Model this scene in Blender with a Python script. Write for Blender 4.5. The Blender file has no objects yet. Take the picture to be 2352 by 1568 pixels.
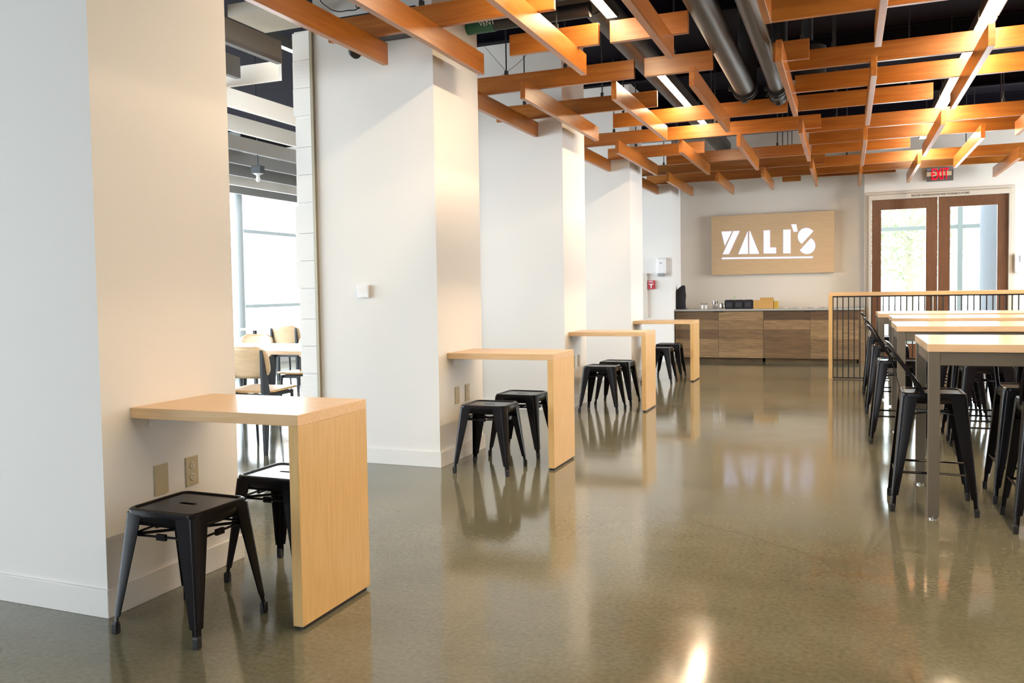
import bpy, bmesh, math, random
from mathutils import Vector, Matrix
random.seed(7)
PI = math.pi
COL = bpy.context.scene.collection
SC = bpy.context.scene

# ------------------------------------------------------------------ camera
def make_camera():
    yaw, pitch, roll = 0.4128, 0.0455, -0.0182
    cy, sy, cp, sp = math.cos(yaw), math.sin(yaw), math.cos(pitch), math.sin(pitch)
    fwd = Vector((-sy*cp, cy*cp, -sp)); right = Vector((cy, sy, 0)); up = right.cross(fwd)
    c, s = math.cos(roll), math.sin(roll)
    r2 = c*right + s*up; u2 = -s*right + c*up
    cam = bpy.data.cameras.new('camera'); ob = bpy.data.objects.new('camera', cam); COL.objects.link(ob)
    m = Matrix((r2, u2, -fwd)).transposed().to_4x4(); m.translation = (2.4918, 0, 1.178)
    ob.matrix_world = m
    cam.sensor_fit = 'HORIZONTAL'; cam.sensor_width = 36; cam.lens = 2041.62/2352*36
    cam.shift_x = 126.12/2352; cam.shift_y = -21.9/2352
    cam.clip_start = .05; cam.clip_end = 200
    SC.camera = ob
make_camera()

# ------------------------------------------------------------------ world, daylight, exposure
SC.view_settings.view_transform = 'Standard'; SC.view_settings.look = 'None'
SC.view_settings.gamma = 1; SC.view_settings.use_curve_mapping = False
SC.view_settings.exposure = 0.0
w = bpy.data.worlds.new('overcast_sky'); SC.world = w; w.use_nodes = True
bg = w.node_tree.nodes['Background']; bg.inputs[0].default_value = (.90, .96, 1, 1); bg.inputs[1].default_value = 5.5

def area(name, loc, direction, sx, sy, power, color):
    l = bpy.data.lights.new(name, 'AREA'); l.shape = 'RECTANGLE'; l.size = sx; l.size_y = sy
    l.energy = power; l.color = color
    o = bpy.data.objects.new(name, l); COL.objects.link(o); o.location = loc
    o.rotation_euler = Vector(direction).to_track_quat('-Z', 'Y').to_euler()
    return o
DAY = (.80, .90, 1.0)
area('daylight_side_windows', (-6.45, 5.5, 1.6), (1, 0, 0), 17, 2.6, 1150, DAY)
area('daylight_rear_windows', (.6, -4.4, 1.5), (0, 1, 0), 1.8, 2.4, 25, DAY)
area('daylight_right_window', (7.4, 12.8, 1.7), (-1, 0, 0), 3.2, 2.3, 340, DAY)
area('daylight_doors', (3.72, 15.4, 1.3), (0, -1, 0), 1.7, 2.1, 60, DAY)
WARM = (1.0, .70, .40)

# ------------------------------------------------------------------ materials
def mat(name, color, rough=.5, metal=0, **k):
    m = bpy.data.materials.new(name); m.use_nodes = True
    b = m.node_tree.nodes['Principled BSDF']
    b.inputs['Base Color'].default_value = (*color, 1); b.inputs['Roughness'].default_value = rough
    b.inputs['Metallic'].default_value = metal
    for kk, v in k.items():
        b.inputs[kk].default_value = v
    return m
def N(m, t, **k):
    n = m.node_tree.nodes.new(t)
    for kk, v in k.items():
        if kk in n.inputs.keys() if hasattr(n.inputs, 'keys') else False: n.inputs[kk].default_value = v
        else: setattr(n, kk, v)
    return n
def LK(m, a, b): m.node_tree.links.new(a, b)
def coords(m, scale, kind='Object', rnd=True):
    tc = N(m, 'ShaderNodeTexCoord'); mp = N(m, 'ShaderNodeMapping'); mp.inputs['Scale'].default_value = scale
    LK(m, tc.outputs[kind], mp.inputs[0])
    if rnd:
        oi = N(m, 'ShaderNodeObjectInfo'); mul = N(m, 'ShaderNodeMath', operation='MULTIPLY'); mul.inputs[1].default_value = 37
        LK(m, oi.outputs['Random'], mul.inputs[0]); LK(m, mul.outputs[0], mp.inputs['Location'])
    return mp.outputs[0]
def ramp(m, src, stops):
    r = N(m, 'ShaderNodeValToRGB'); e = r.color_ramp.elements
    while len(e) < len(stops): e.new(.5)
    for i, (p, c) in enumerate(stops): e[i].position = p; e[i].color = (*c, 1)
    LK(m, src, r.inputs[0]); return r.outputs[0]
def wood(name, c1, c2, scale, rough=.4, axis=0, blotch=.25, **k):
    """grain stretched along local axis"""
    m = mat(name, c1, rough, **k); b = m.node_tree.nodes['Principled BSDF']
    s = [scale*14]*3; s[axis] = scale
    v = coords(m, s)
    n = N(m, 'ShaderNodeTexNoise'); n.inputs['Scale'].default_value = 2.2; n.inputs['Detail'].default_value = 6; n.inputs['Distortion'].default_value = .6
    LK(m, v, n.inputs['Vector'])
    col = ramp(m, n.outputs[0], [(.3, c1), (.7, c2)])
    oi = N(m, 'ShaderNodeObjectInfo'); mr = N(m, 'ShaderNodeMapRange')
    mr.inputs['To Min'].default_value = 1-blotch; mr.inputs['To Max'].default_value = 1+blotch*.4
    LK(m, oi.outputs['Random'], mr.inputs[0])
    mx = N(m, 'ShaderNodeMix', data_type='RGBA', blend_type='MULTIPLY'); mx.inputs[0].default_value = 1
    LK(m, col, mx.inputs[6]); LK(m, mr.outputs[0], mx.inputs[7]); LK(m, mx.outputs[2], b.inputs['Base Color'])
    return m
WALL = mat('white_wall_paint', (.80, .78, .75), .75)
def bump_wall(m):
    b = m.node_tree.nodes['Principled BSDF']; v = coords(m, (1, 1, 1), rnd=False)
    n = N(m, 'ShaderNodeTexNoise'); n.inputs['Scale'].default_value = 180; LK(m, v, n.inputs['Vector'])
    bp = N(m, 'ShaderNodeBump'); bp.inputs['Strength'].default_value = .06; bp.inputs['Distance'].default_value = .002
    LK(m, n.outputs[0], bp.inputs['Height']); LK(m, bp.outputs[0], b.inputs['Normal'])
bump_wall(WALL)
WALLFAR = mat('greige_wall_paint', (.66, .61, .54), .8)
TRIM = mat('baseboard_white', (.80, .78, .75), .5)
CEIL = mat('black_ceiling_paint', (.006, .0045, .008), .95, 0, **{'Specular IOR Level': .1})
SLAT = wood('orange_stained_fir', (.325, .098, .011), (.45, .168, .026), .9, .3)
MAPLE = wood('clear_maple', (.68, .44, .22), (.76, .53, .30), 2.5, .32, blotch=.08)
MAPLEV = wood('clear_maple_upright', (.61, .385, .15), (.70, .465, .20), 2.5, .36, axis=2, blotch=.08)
MAPLEP = wood('pale_maple', (.70, .50, .32), (.78, .58, .39), 2.2, .22, blotch=.04)
PLY = wood('oak_plywood', (.78, .55, .32), (.86, .65, .42), 3, .4, blotch=.05)
SEATPLY = wood('oak_plywood_seat', (.62, .34, .12), (.76, .48, .22), 3, .35, blotch=.05)
DOORW = wood('brown_door_wood', (.085, .030, .009), (.14, .052, .017), 2, .4, axis=2, blotch=.02)
BLACK = mat('black_gloss_metal', (.007, .006, .008), .2, 0, **{'Specular IOR Level': .18})
CHARC = mat('charcoal_metal', (.022, .026, .032), .5)
RUBBER = mat('black_rubber', (.012, .011, .014), .6)
STEEL = mat('brushed_dark_steel', (.21, .18, .14), .36, .8)
CHROME = mat('polished_steel', (.75, .74, .72), .12, 1)
PIPE = mat('grey_painted_pipe', (.045, .042, .036), .42)
PIPED = mat('black_iron_fitting', (.02, .02, .021), .45)
GREEN = mat('green_pipe_wrap', (.012, .12, .065), .5)
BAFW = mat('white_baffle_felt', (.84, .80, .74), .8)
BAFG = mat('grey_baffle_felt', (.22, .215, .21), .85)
BEIGE = mat('beige_soffit_paint', (.55, .50, .42), .8)
PLASTW = mat('white_plastic', (.82, .82, .84), .35)
IVORY = mat('ivory_plastic', (.50, .42, .26), .5)
GREYP = mat('grey_plastic', (.28, .29, .31), .5)
RED = mat('red_enamel', (.45, .025, .04), .4)
CTOP = mat('grey_countertop', (.34, .34, .32), .3)
KRAFT = mat('kraft_cardboard', (.50, .29, .09), .8)
FELT = mat('black_felt', (.018, .016, .02), .95)
SIGNB = wood('birch_sign_board', (.52, .36, .20), (.58, .41, .24), 2, .5, blotch=0)
FRAMEM = mat('greige_frame_paint', (.50, .44, .36), .5)
ALU = mat('pale_aluminium', (.62, .68, .70), .45, .2)
CONC = mat('pale_concrete', (.62, .60, .56), .8)
COLM = mat('grey_column_paint', (.19, .215, .26), .6)
PLANKW = mat('white_painted_plank', (.82, .81, .79), .6)
BARK = mat('bark', (.45, .40, .34), .9)
LEAF = mat('leaf_green', (.42, .56, .30), .6)
def rough_plank(m):
    b = m.node_tree.nodes['Principled BSDF']; v = coords(m, (3, 3, 60), rnd=False)
    n = N(m, 'ShaderNodeTexNoise'); n.inputs['Scale'].default_value = 2; n.inputs['Detail'].default_value = 5; LK(m, v, n.inputs['Vector'])
    bp = N(m, 'ShaderNodeBump'); bp.inputs['Strength'].default_value = .35; bp.inputs['Distance'].default_value = .004
    LK(m, n.outputs[0], bp.inputs['Height']); LK(m, bp.outputs[0], b.inputs['Normal'])
rough_plank(PLANKW)
def emis(name, color, strength):
    m = bpy.data.materials.new(name); m.use_nodes = True; nt = m.node_tree; nt.nodes.clear()
    e = nt.nodes.new('ShaderNodeEmission'); e.inputs[0].default_value = (*color, 1); e.inputs[1].default_value = strength
    o = nt.nodes.new('ShaderNodeOutputMaterial'); nt.links.new(e.outputs[0], o.inputs[0]); return m
LAMP = emis('warm_led_diffuser', (1.0, .765, .51), 106)
LAMPC = emis('neutral_led_diffuser', (1.0, .90, .74), 14)
SIGNL = emis('backlit_letter_white', (.76, .76, 1.0), 1.3)
EXITL = emis('exit_letter_red', (1.0, .004, .02), 2.2)
def glass():
    m = bpy.data.materials.new('clear_glass'); m.use_nodes = True; nt = m.node_tree; nt.nodes.clear()
    t = nt.nodes.new('ShaderNodeBsdfTransparent'); g = nt.nodes.new('ShaderNodeBsdfGlossy'); g.inputs['Roughness'].default_value = .02
    t.inputs[0].default_value = (.96, .98, .97, 1)
    f = nt.nodes.new('ShaderNodeFresnel'); f.inputs[0].default_value = 1.45
    ge = nt.nodes.new('ShaderNodeNewGeometry'); sb = nt.nodes.new('ShaderNodeMath'); sb.operation = 'SUBTRACT'; sb.inputs[0].default_value = 1; nt.links.new(ge.outputs['Backfacing'], sb.inputs[1])
    ml = nt.nodes.new('ShaderNodeMath'); ml.operation = 'MULTIPLY'; nt.links.new(sb.outputs[0], ml.inputs[0]); nt.links.new(f.outputs[0], ml.inputs[1])
    x = nt.nodes.new('ShaderNodeMixShader'); o = nt.nodes.new('ShaderNodeOutputMaterial')
    nt.links.new(ml.outputs[0], x.inputs[0]); nt.links.new(t.outputs[0], x.inputs[1]); nt.links.new(g.outputs[0], x.inputs[2]); nt.links.new(x.outputs[0], o.inputs[0])
    return m
GLASS = glass()
def floor_mat():
    m = mat('polished_concrete', (.3, .26, .2), .16); b = m.node_tree.nodes['Principled BSDF']
    v = coords(m, (1, 1, 1), rnd=False)
    n1 = N(m, 'ShaderNodeTexNoise'); n1.inputs['Scale'].default_value = .9; n1.inputs['Detail'].default_value = 9; n1.inputs['Roughness'].default_value = .65; LK(m, v, n1.inputs['Vector'])
    n2 = N(m, 'ShaderNodeTexNoise'); n2.inputs['Scale'].default_value = 55; n2.inputs['Detail'].default_value = 4; LK(m, v, n2.inputs['Vector'])
    c1 = ramp(m, n1.outputs[0], [(.3, (.106, .102, .068)), (.5, (.142, .137, .094)), (.72, (.182, .175, .126))])
    c2 = ramp(m, n2.outputs[0], [(.3, (.82, .82, .82)), (.7, (1.12, 1.12, 1.10))])
    mx = N(m, 'ShaderNodeMix', data_type='RGBA', blend_type='MULTIPLY'); mx.inputs[0].default_value = 1
    LK(m, c1, mx.inputs[6]); LK(m, c2, mx.inputs[7])
    # hairline cracks: distorted voronoi edges, only where a mask allows
    n3 = N(m, 'ShaderNodeTexNoise'); n3.inputs['Scale'].default_value = 1.3; n3.inputs['Detail'].default_value = 3.5; LK(m, v, n3.inputs['Vector'])
    add = N(m, 'ShaderNodeMix', data_type='VECTOR'); add.inputs[0].default_value = .35
    LK(m, v, add.inputs[4]); LK(m, n3.outputs['Color'], add.inputs[5])
    vo = N(m, 'ShaderNodeTexVoronoi', feature='DISTANCE_TO_EDGE'); vo.inputs['Scale'].default_value = .55; LK(m, add.outputs[1], vo.inputs['Vector'])
    cr = ramp(m, vo.outputs['Distance'], [(0, (1, 1, 1)), (.0022, (1, 1, 1)), (.0036, (0, 0, 0))])
    n4 = N(m, 'ShaderNodeTexNoise'); n4.inputs['Scale'].default_value = .7; LK(m, v, n4.inputs['Vector'])
    mk = ramp(m, n4.outputs[0], [(.46, (0, 0, 0)), (.52, (1, 1, 1))])
    cm = N(m, 'ShaderNodeMath', operation='MULTIPLY'); LK(m, cr, cm.inputs[0]); LK(m, mk, cm.inputs[1])
    cs = N(m, 'ShaderNodeMath', operation='MULTIPLY'); LK(m, cm.outputs[0], cs.inputs[0]); cs.inputs[1].default_value = .45
    mx2 = N(m, 'ShaderNodeMix', data_type='RGBA'); LK(m, cs.outputs[0], mx2.inputs[0]); LK(m, mx.outputs[2], mx2.inputs[6]); mx2.inputs[7].default_value = (.05, .04, .028, 1)
    LK(m, mx2.outputs[2], b.inputs['Base Color'])
    rr = ramp(m, n1.outputs[0], [(.3, (.06, .06, .06)), (.7, (.15, .15, .15))]); LK(m, rr, b.inputs['Roughness'])
    n5 = N(m, 'ShaderNodeTexNoise'); n5.inputs['Scale'].default_value = 3.5; n5.inputs['Detail'].default_value = 3; LK(m, v, n5.inputs['Vector'])
    bp = N(m, 'ShaderNodeBump'); bp.inputs['Strength'].default_value = .05; bp.inputs['Distance'].default_value = .006
    LK(m, n5.outputs[0], bp.inputs['Height']); LK(m, bp.outputs[0], b.inputs['Normal'])
    b.inputs['Specular IOR Level'].default_value = .6
    return m
FLOOR = floor_mat()
def plank_mat(name, axis_len, axis_row, row, tint=(1, 1, 1)):
    """reclaimed boards: horizontal rows, each row its own brown"""
    m = mat(name, (.2, .13, .07), .6); b = m.node_tree.nodes['Principled BSDF']
    tc = N(m, 'ShaderNodeTexCoord'); sp = N(m, 'ShaderNodeSeparateXYZ'); LK(m, tc.outputs['Object'], sp.inputs[0])
    dv = N(m, 'ShaderNodeMath', operation='DIVIDE'); LK(m, sp.outputs[2], dv.inputs[0]); dv.inputs[1].default_value = row
    fl = N(m, 'ShaderNodeMath', operation='FLOOR'); LK(m, dv.outputs[0], fl.inputs[0])
    fr = N(m, 'ShaderNodeMath', operation='FRACT'); LK(m, dv.outputs[0], fr.inputs[0])
    oi = N(m, 'ShaderNodeObjectInfo')
    cx = N(m, 'ShaderNodeCombineXYZ'); LK(m, fl.outputs[0], cx.inputs[0]); LK(m, oi.outputs['Random'], cx.inputs[1])
    wn = N(m, 'ShaderNodeTexWhiteNoise'); LK(m, cx.outputs[0], wn.inputs[0])
    c0 = ramp(m, wn.outputs[0], [(0, (.07, .038, .017)), (.3, (.15, .092, .043)), (.75, (.25, .165, .083)), (1, (.12, .075, .038))])
    mp = N(m, 'ShaderNodeMapping'); mp.inputs['Scale'].default_value = (1.6, 1.6, 26); LK(m, tc.outputs['Object'], mp.inputs[0])
    n = N(m, 'ShaderNodeTexNoise'); n.inputs['Scale'].default_value = 2; n.inputs['Detail'].default_value = 7; n.inputs['Distortion'].default_value = 1; LK(m, mp.outputs[0], n.inputs['Vector'])
    c1 = ramp(m, n.outputs[0], [(.3, (.62, .60, .56)), (.65, (1.25, 1.2, 1.12))])
    mx = N(m, 'ShaderNodeMix', data_type='RGBA', blend_type='MULTIPLY'); mx.inputs[0].default_value = 1; LK(m, c0, mx.inputs[6]); LK(m, c1, mx.inputs[7])
    gp = ramp(m, fr.outputs[0], [(0, (.25, .25, .25)), (.02, (1, 1, 1))])
    m2 = N(m, 'ShaderNodeMix', data_type='RGBA', blend_type='MULTIPLY'); m2.inputs[0].default_value = 1; LK(m, mx.outputs[2], m2.inputs[6]); LK(m, gp, m2.inputs[7])
    LK(m, m2.outputs[2], b.inputs['Base Color']); return m
RECL = plank_mat('reclaimed_plank', 0, 2, .147)

# ------------------------------------------------------------------ mesh helpers
class MB:
    def __init__(s): s.bm = bmesh.new()
    def box(s, x0, x1, y0, y1, z0, z1, M=None):
        vs = [s.bm.verts.new((x, y, z)) for z in (z0, z1) for y in (y0, y1) for x in (x0, x1)]
        for f in ((0, 2, 3, 1), (4, 5, 7, 6), (0, 1, 5, 4), (2, 6, 7, 3), (0, 4, 6, 2), (1, 3, 7, 5)):
            s.bm.faces.new([vs[i] for i in f])
        if M is not None:
            for v in vs: v.co = M @ v.co
        return s
    def loft(s, rings, cap=True, closed=True):
        R = [[s.bm.verts.new(p) for p in r] for r in rings]
        n = len(R[0])
        for a, b in zip(R, R[1:]):
            for i in range(n if closed else n-1):
                j = (i+1) % n
                s.bm.faces.new((a[i], a[j], b[j], b[i]))
        if cap and closed:
            s.bm.faces.new(list(reversed(R[0]))); s.bm.faces.new(R[-1])
        return s
    def prism(s, poly, y0, y1):
        """poly in x,z extruded along y"""
        return s.loft([[(x, y0, z) for x, z in poly], [(x, y1, z) for x, z in poly]])
    def lathe(s, prof, cx=0, cy=0, seg=20):
        return s.loft([[(cx+r*math.cos(2*PI*i/seg), cy+r*math.sin(2*PI*i/seg), z) for i in range(seg)] for r, z in prof])
    def tube(s, pts, r, seg=8):
        pts = [Vector(p) for p in pts]; rings = []; up = None
        for i, p in enumerate(pts):
            a = pts[max(i-1, 0)]; b = pts[min(i+1, len(pts)-1)]; t = (b-a).normalized()
            if up is None:
                up = Vector((0, 0, 1)) if abs(t.z) < .9 else Vector((1, 0, 0))
            u = (up-t*up.dot(t)).normalized(); up = u; v = t.cross(u)
            rr = r[i] if isinstance(r, (list, tuple)) else r
            rings.append([p+u*rr*math.cos(2*PI*k/seg)+v*rr*math.sin(2*PI*k/seg) for k in range(seg)])
        return s.loft(rings)
    def build(s, name, m, parent=None, loc=(0, 0, 0), rz=0, bevel=0, smooth=False, solid=0, kind=None, rot=None):
        bmesh.ops.recalc_face_normals(s.bm, faces=s.bm.faces[:])
        me = bpy.data.meshes.new(name); s.bm.to_mesh(me); s.bm.free()
        me.materials.append(m)
        if smooth:
            for p in me.polygons: p.use_smooth = True
            try: me.set_sharp_from_angle(angle=math.radians(38))
            except Exception: pass
        o = bpy.data.objects.new(name, me); COL.objects.link(o)
        o.location = loc; o.rotation_euler = rot if rot else (0, 0, rz)
        if parent: o.parent = parent
        if solid:
            md = o.modifiers.new('solid', 'SOLIDIFY'); md.thickness = solid; md.offset = 0
        if bevel:
            md = o.modifiers.new('bevel', 'BEVEL'); md.width = bevel; md.segments = 2; md.limit_method = 'ANGLE'
        if kind: o['kind'] = kind
        return o
def B(x0, x1, y0, y1, z0, z1, M=None): return MB().box(x0, x1, y0, y1, z0, z1, M)
def tag(o, label, cat, group=None):
    o['label'] = label; o['category'] = cat
    if group: o['group'] = group
    return o
def empty(name, loc, label, cat, group=None, rz=0):
    o = bpy.data.objects.new(name, None); COL.objects.link(o); o.location = loc; o.rotation_euler = (0, 0, rz)
    o.empty_display_size = .1
    return tag(o, label, cat, group)
def copy_tree(o, parent=None):
    c = o.copy(); COL.objects.link(c)
    if parent: c.parent = parent
    for ch in [x for x in list(COL.objects) if x.parent == o]: copy_tree(ch, c)
    return c
def place(proto, used, loc, rz, label, group, cat):
    o = proto if not used else copy_tree(proto)
    o.location = loc; o.rotation_euler = (0, 0, rz); tag(o, label, cat, group); return o
def struct(name, mb, m, **k): return mb.build(name, m, kind='structure', **k)
def text_mesh(name, s, size, m, parent, loc, rot, width=None, depth=.002, height=None, label=None):
    c = bpy.data.curves.new(name, 'FONT'); c.body = s; c.size = size; c.extrude = depth/2; c.align_x = 'LEFT'
    t = bpy.data.objects.new(name, c); COL.objects.link(t)
    bpy.context.view_layer.update()
    me = bpy.data.meshes.new_from_object(t.evaluated_get(bpy.context.evaluated_depsgraph_get()))
    COL.objects.unlink(t); bpy.data.objects.remove(t)
    xs = [v.co.x for v in me.vertices]; ys = [v.co.y for v in me.vertices]
    sx = width/(max(xs)-min(xs)) if width else 1; sy = height/(max(ys)-min(ys)) if height else sx
    x0, y0 = min(xs), min(ys)
    for v in me.vertices: v.co.x = (v.co.x-x0)*sx; v.co.y = (v.co.y-y0)*sy
    me.materials.clear(); me.materials.append(m)
    o = bpy.data.objects.new(name, me); COL.objects.link(o); o.location = loc; o.rotation_euler = rot
    if parent: o.parent = parent
    if label: o['label'] = label
    return o

# ------------------------------------------------------------------ room shell
CZ = 3.75
struct('floor', B(-6.75, 7.6, -4.6, 15.25, -.12, 0), FLOOR)
struct('ceiling', B(-6.75, 7.6, -4.6, 15.25, CZ, CZ+.1), CEIL)
struct('ground_outside', B(-60, 60, -60, 60, -.3, -.125), CONC)
# fin walls that project between the bays
FIN = [(2.436, 3.2165, -1.75), (5.371, 6.147, -.914), (8.283, 9.065, -.914), (11.186, 11.924, -.914)]
for i, (y0, y1, xl) in enumerate(FIN):
    f = struct('wall_fin', B(xl, 0, y0, y1, 0, CZ), WALL)
    mb = MB(); h = .105; t = .012
    mb.box(xl, t, y0-t, y0, 0, h); mb.box(0, t, y0, y1, 0, h); mb.box(xl, t, y1, y1+t, 0, h)
    mb.build('baseboard_fin', TRIM, bevel=.002, kind='structure')
# plank clad left end of every fin, with a bronze edge strip
EDGE = mat('bronze_edge_trim', (.34, .30, .22), .4, .3)
for i, (y0, y1, xl) in enumerate(FIN[1:]):
    mb = MB(); zt = 3.02; n = 5; hh = zt/n; ye = y1-.02
    mb.box(-1.075, -.94, y0+.003, ye, 0, zt)
    for k in range(n):
        z0 = k*hh+.012; z1 = (k+1)*hh-.012; dx = (0, .012, -.006, .014, .004)[k]
        r = (z1-z0)/3
        for q in range(3): mb.box(-1.085+dx, -.938+dx*.2, y0-.019+.003*q, y0+.3, z0+q*r+.0015, z0+(q+1)*r-.0015)
    mb.build('wall_end_cladding', PLANKW, kind='structure')
    struct('trim_%d' % (i+1), B(-.936, -.9142, y0-.026, y0+.03, 0, 3.03), EDGE)
# far walls
struct('wall_alcove_left', B(-1.085, -.0301, 14.3, 15.25, 0, CZ), WALL)
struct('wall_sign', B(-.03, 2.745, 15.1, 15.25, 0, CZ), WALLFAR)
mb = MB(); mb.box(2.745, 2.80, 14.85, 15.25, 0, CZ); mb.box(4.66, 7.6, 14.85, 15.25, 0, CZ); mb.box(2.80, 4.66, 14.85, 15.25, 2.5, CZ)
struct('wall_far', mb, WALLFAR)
struct('baseboard_far', B(-.90, -.018, 14.288, 14.3, 0, .105), TRIM)
# right, rear and outer side walls: window openings with solid piers
def window_wall(name, axis, pos, a0, a1, z0, z1, piers, thick=.15):
    mb = MB()
    def bx(u0, u1, w0, w1):
        if u1 <= u0: return
        if axis == 'x': mb.box(pos, pos+thick, u0, u1, w0, w1)
        else: mb.box(u0, u1, pos, pos+thick, w0, w1)
    bx(a0, a1, 0, z0); bx(a0, a1, z1, CZ)
    for p0, p1 in piers: bx(p0, p1, z0, z1)
    return struct(name, mb, WALL)
window_wall('wall_right', 'x', 7.45, -4.6, 14.85, .6, 2.9, [(-4.6, 11.2), (14.4, 14.85)])
window_wall('wall_rear', 'y', -4.6, -6.6, 7.45, .3, 2.8, [(-6.6, -.4), (1.5, 7.45)])
window_wall('wall_outer', 'x', -6.72, -4.45, 15.25, .17, 2.95, [(-4.45, -3.2), (14.6, 15.25)])
struct('wall_dining_end', B(-6.57, -1.086, 15.1, 15.25, 0, CZ), WALL)
# glazing bars of the outer glass wall
mb = MB(); X0 = -6.60
for y in (-1.0, 1.15, 3.3, 5.45, 7.6, 9.75, 11.97, 14.05): mb.box(X0-.06, X0+.03, y-.03, y+.03, .17, 2.95)
for z in (.20, .995, 2.235, 2.92): mb.box(X0-.06, X0+.03, -3.2, 14.6, z-.028, z+.028)
wf = mb.build('window_1', ALU, kind='structure')
B(X0-.02, X0-.012, -3.2, 14.6, .2, 2.92).build('glass_pane', GLASS, wf)
# round-cornered column by the glass wall
tag(MB().lathe([(.11, 0), (.11, CZ-.02)], -6.35, 11.55, 24).build('structural_column', ALU, smooth=True),
    'pale column standing by the bright glass wall of the dining room', 'column')

# ------------------------------------------------------------------ double door
fr = MB()
fr.box(2.80, 2.845, 14.79, 14.9, 0, 2.43); fr.box(4.615, 4.66, 14.79, 14.9, 0, 2.43); fr.box(2.80, 4.66, 14.79, 14.9, 2.43, 2.50)
fr.box(2.765, 2.80, 14.825, 14.8499, 0, 2.50); fr.box(4.66, 4.695, 14.825, 14.8499, 0, 2.50); fr.box(2.765, 4.695, 14.825, 14.8499, 2.50, 2.545)
door = fr.build('door_1', FRAMEM, bevel=.003, kind='structure')
for (x0, x1, g0, g1) in ((2.848, 3.722, 2.975, 3.572), (3.732, 4.612, 3.885, 4.480)):
    mb = MB(); y0, y1 = 14.835, 14.88
    mb.box(x0, g0, y0, y1, .01, 2.428); mb.box(g1, x1, y0, y1, .01, 2.428); mb.box(g0, g1, y0, y1, 2.28, 2.428); mb.box(g0, g1, y0, y1, .01, .28)
    lf = mb.build('door_leaf', DOORW, door, bevel=.002)
    B(g0, g1, 14.855, 14.861, .28, 2.28).build('glass_pane', GLASS, lf)
    hx = x1-.06 if x0 < 3 else x0+.06
    MB().tube([(hx, 14.835, .72), (hx, 14.79, .72), (hx, 14.79, .98), (hx, 14.835, .98)], .011).build('pull_handle', STEEL, lf, smooth=True)
tx = text_mesh('door_notice_lettering', 'THIS DOOR TO REMAIN UNLOCKED WHEN THE BUILDING IS OCCUPIED', .05, RUBBER, None, (3.37, 14.7885, 2.452), (PI/2, 0, 0), width=.755, depth=.001, height=.03)
tag(tx, 'small black notice lettering on the frame above the double door', 'notice')
# view beyond the doors
o = MB().lathe([(.30, -.12), (.30, 3.6)], 4.867, 17.4, 28).build('round_column', COLM, smooth=True)
tag(o, 'grey-blue round column outside behind the right door leaf', 'column')
mb = MB()
for x in (2.2, 4.359, 7.2): mb.box(x-.04, x+.04, 18.2, 18.3, -.12, 3.6)
for z in (.1, 2.175, 3.5): mb.box(.6, 8, 18.215, 18.285, z-.035, z+.035)
sf = mb.build('window_2', mat('grey_green_mullion', (.24, .28, .28), .5), kind='structure'); B(.6, 8, 18.24, 18.246, -.1, 3.5).build('glass_pane', GLASS, sf)
struct('porch_floor', B(-1, 9, 15.25, 22, -.124, -.02), CONC)
def tree(loc, label, seed):
    rnd = random.Random(seed); t = empty('broadleaf_tree', loc, label, 'tree', 'trees outside the doors')
    mb = MB(); mb.tube([(0, 0, 0), (.05, .02, 1.0), (0, .1, 2.0), (.1, .1, 3.2)], [.13, .10, .08, .04], 8)
    for k in range(9):
        a = rnd.random()*2*PI; z = 1.2+rnd.random()*1.7; L = .7+rnd.random()*.6
        mb.tube([(0, .05, z), (L*.5*math.cos(a), L*.5*math.sin(a), z+.3), (L*math.cos(a), L*math.sin(a), z+.7)], [.04, .025, .012], 6)
    mb.build('trunk', BARK, t, smooth=True)
    mb = MB()
    for k in range(1500):
        u = Vector((rnd.gauss(0, 1), rnd.gauss(0, 1), rnd.gauss(0, 1))).normalized()*(rnd.random()**.4)
        p = Vector((u.x*1.35, u.y*1.35, 2.5+u.z*1.35)); a = Vector((rnd.gauss(0, 1), rnd.gauss(0, 1), rnd.gauss(0, 1))).normalized()
        b = a.orthogonal().normalized(); s = .07
        vs = [mb.bm.verts.new(q) for q in (p-a*s, p+b*s*.5, p+a*s, p-b*s*.5)]; mb.bm.faces.new(vs)
    mb.build('foliage', LEAF, t)
tree((3.9, 24.5, -.12), 'bright leafy tree outside seen through the left door glass', 3)
tree((7.6, 25.5, -.12), 'bright leafy tree outside seen through the right door glass', 5)

# ------------------------------------------------------------------ ceiling slats
ZB = 2.655; BH = .14; BT = .04
ordn = ['first', 'second', 'third', 'fourth', 'fifth', 'sixth', 'seventh', 'eighth', 'ninth', 'tenth', 'eleventh', 'twelfth', 'thirteenth', 'fourteenth']
cols = [  # lengthwise slats: right face x, list of (near, far)
    (-.235, [(3.05, 5.19), (6.12, 8.27), (9.25, 11.17), (12.3, 14.29)]),
    (.222, [(3.55, 5.727), (6.574, 8.808), (9.666, 11.844), (12.656, 14.85)]),
    (.848, [(3.85, 6.066), (6.934, 9.11), (9.996, 12.181), (12.997, 14.97)]),
    (1.472, [(3.72, 5.903), (6.754, 8.941), (9.86, 12.041), (12.80, 14.61)]),
    (2.104, [(3.2, 5.385), (6.295, 8.419), (9.348, 11.533), (12.227, 14.55)]),
    (2.692, [(4.05, 6.224), (7.057, 9.23), (10.117, 12.341), (13.156, 14.84)]),
    (3.345, [(6.524, 8.745), (9.543, 11.799), (12.53, 14.751)]),
    (3.80, [(10.618, 13.2)]),
    (4.10, [(8.3, 10.63)]),
    (4.43, [(12.582, 14.658)]),
]
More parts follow.
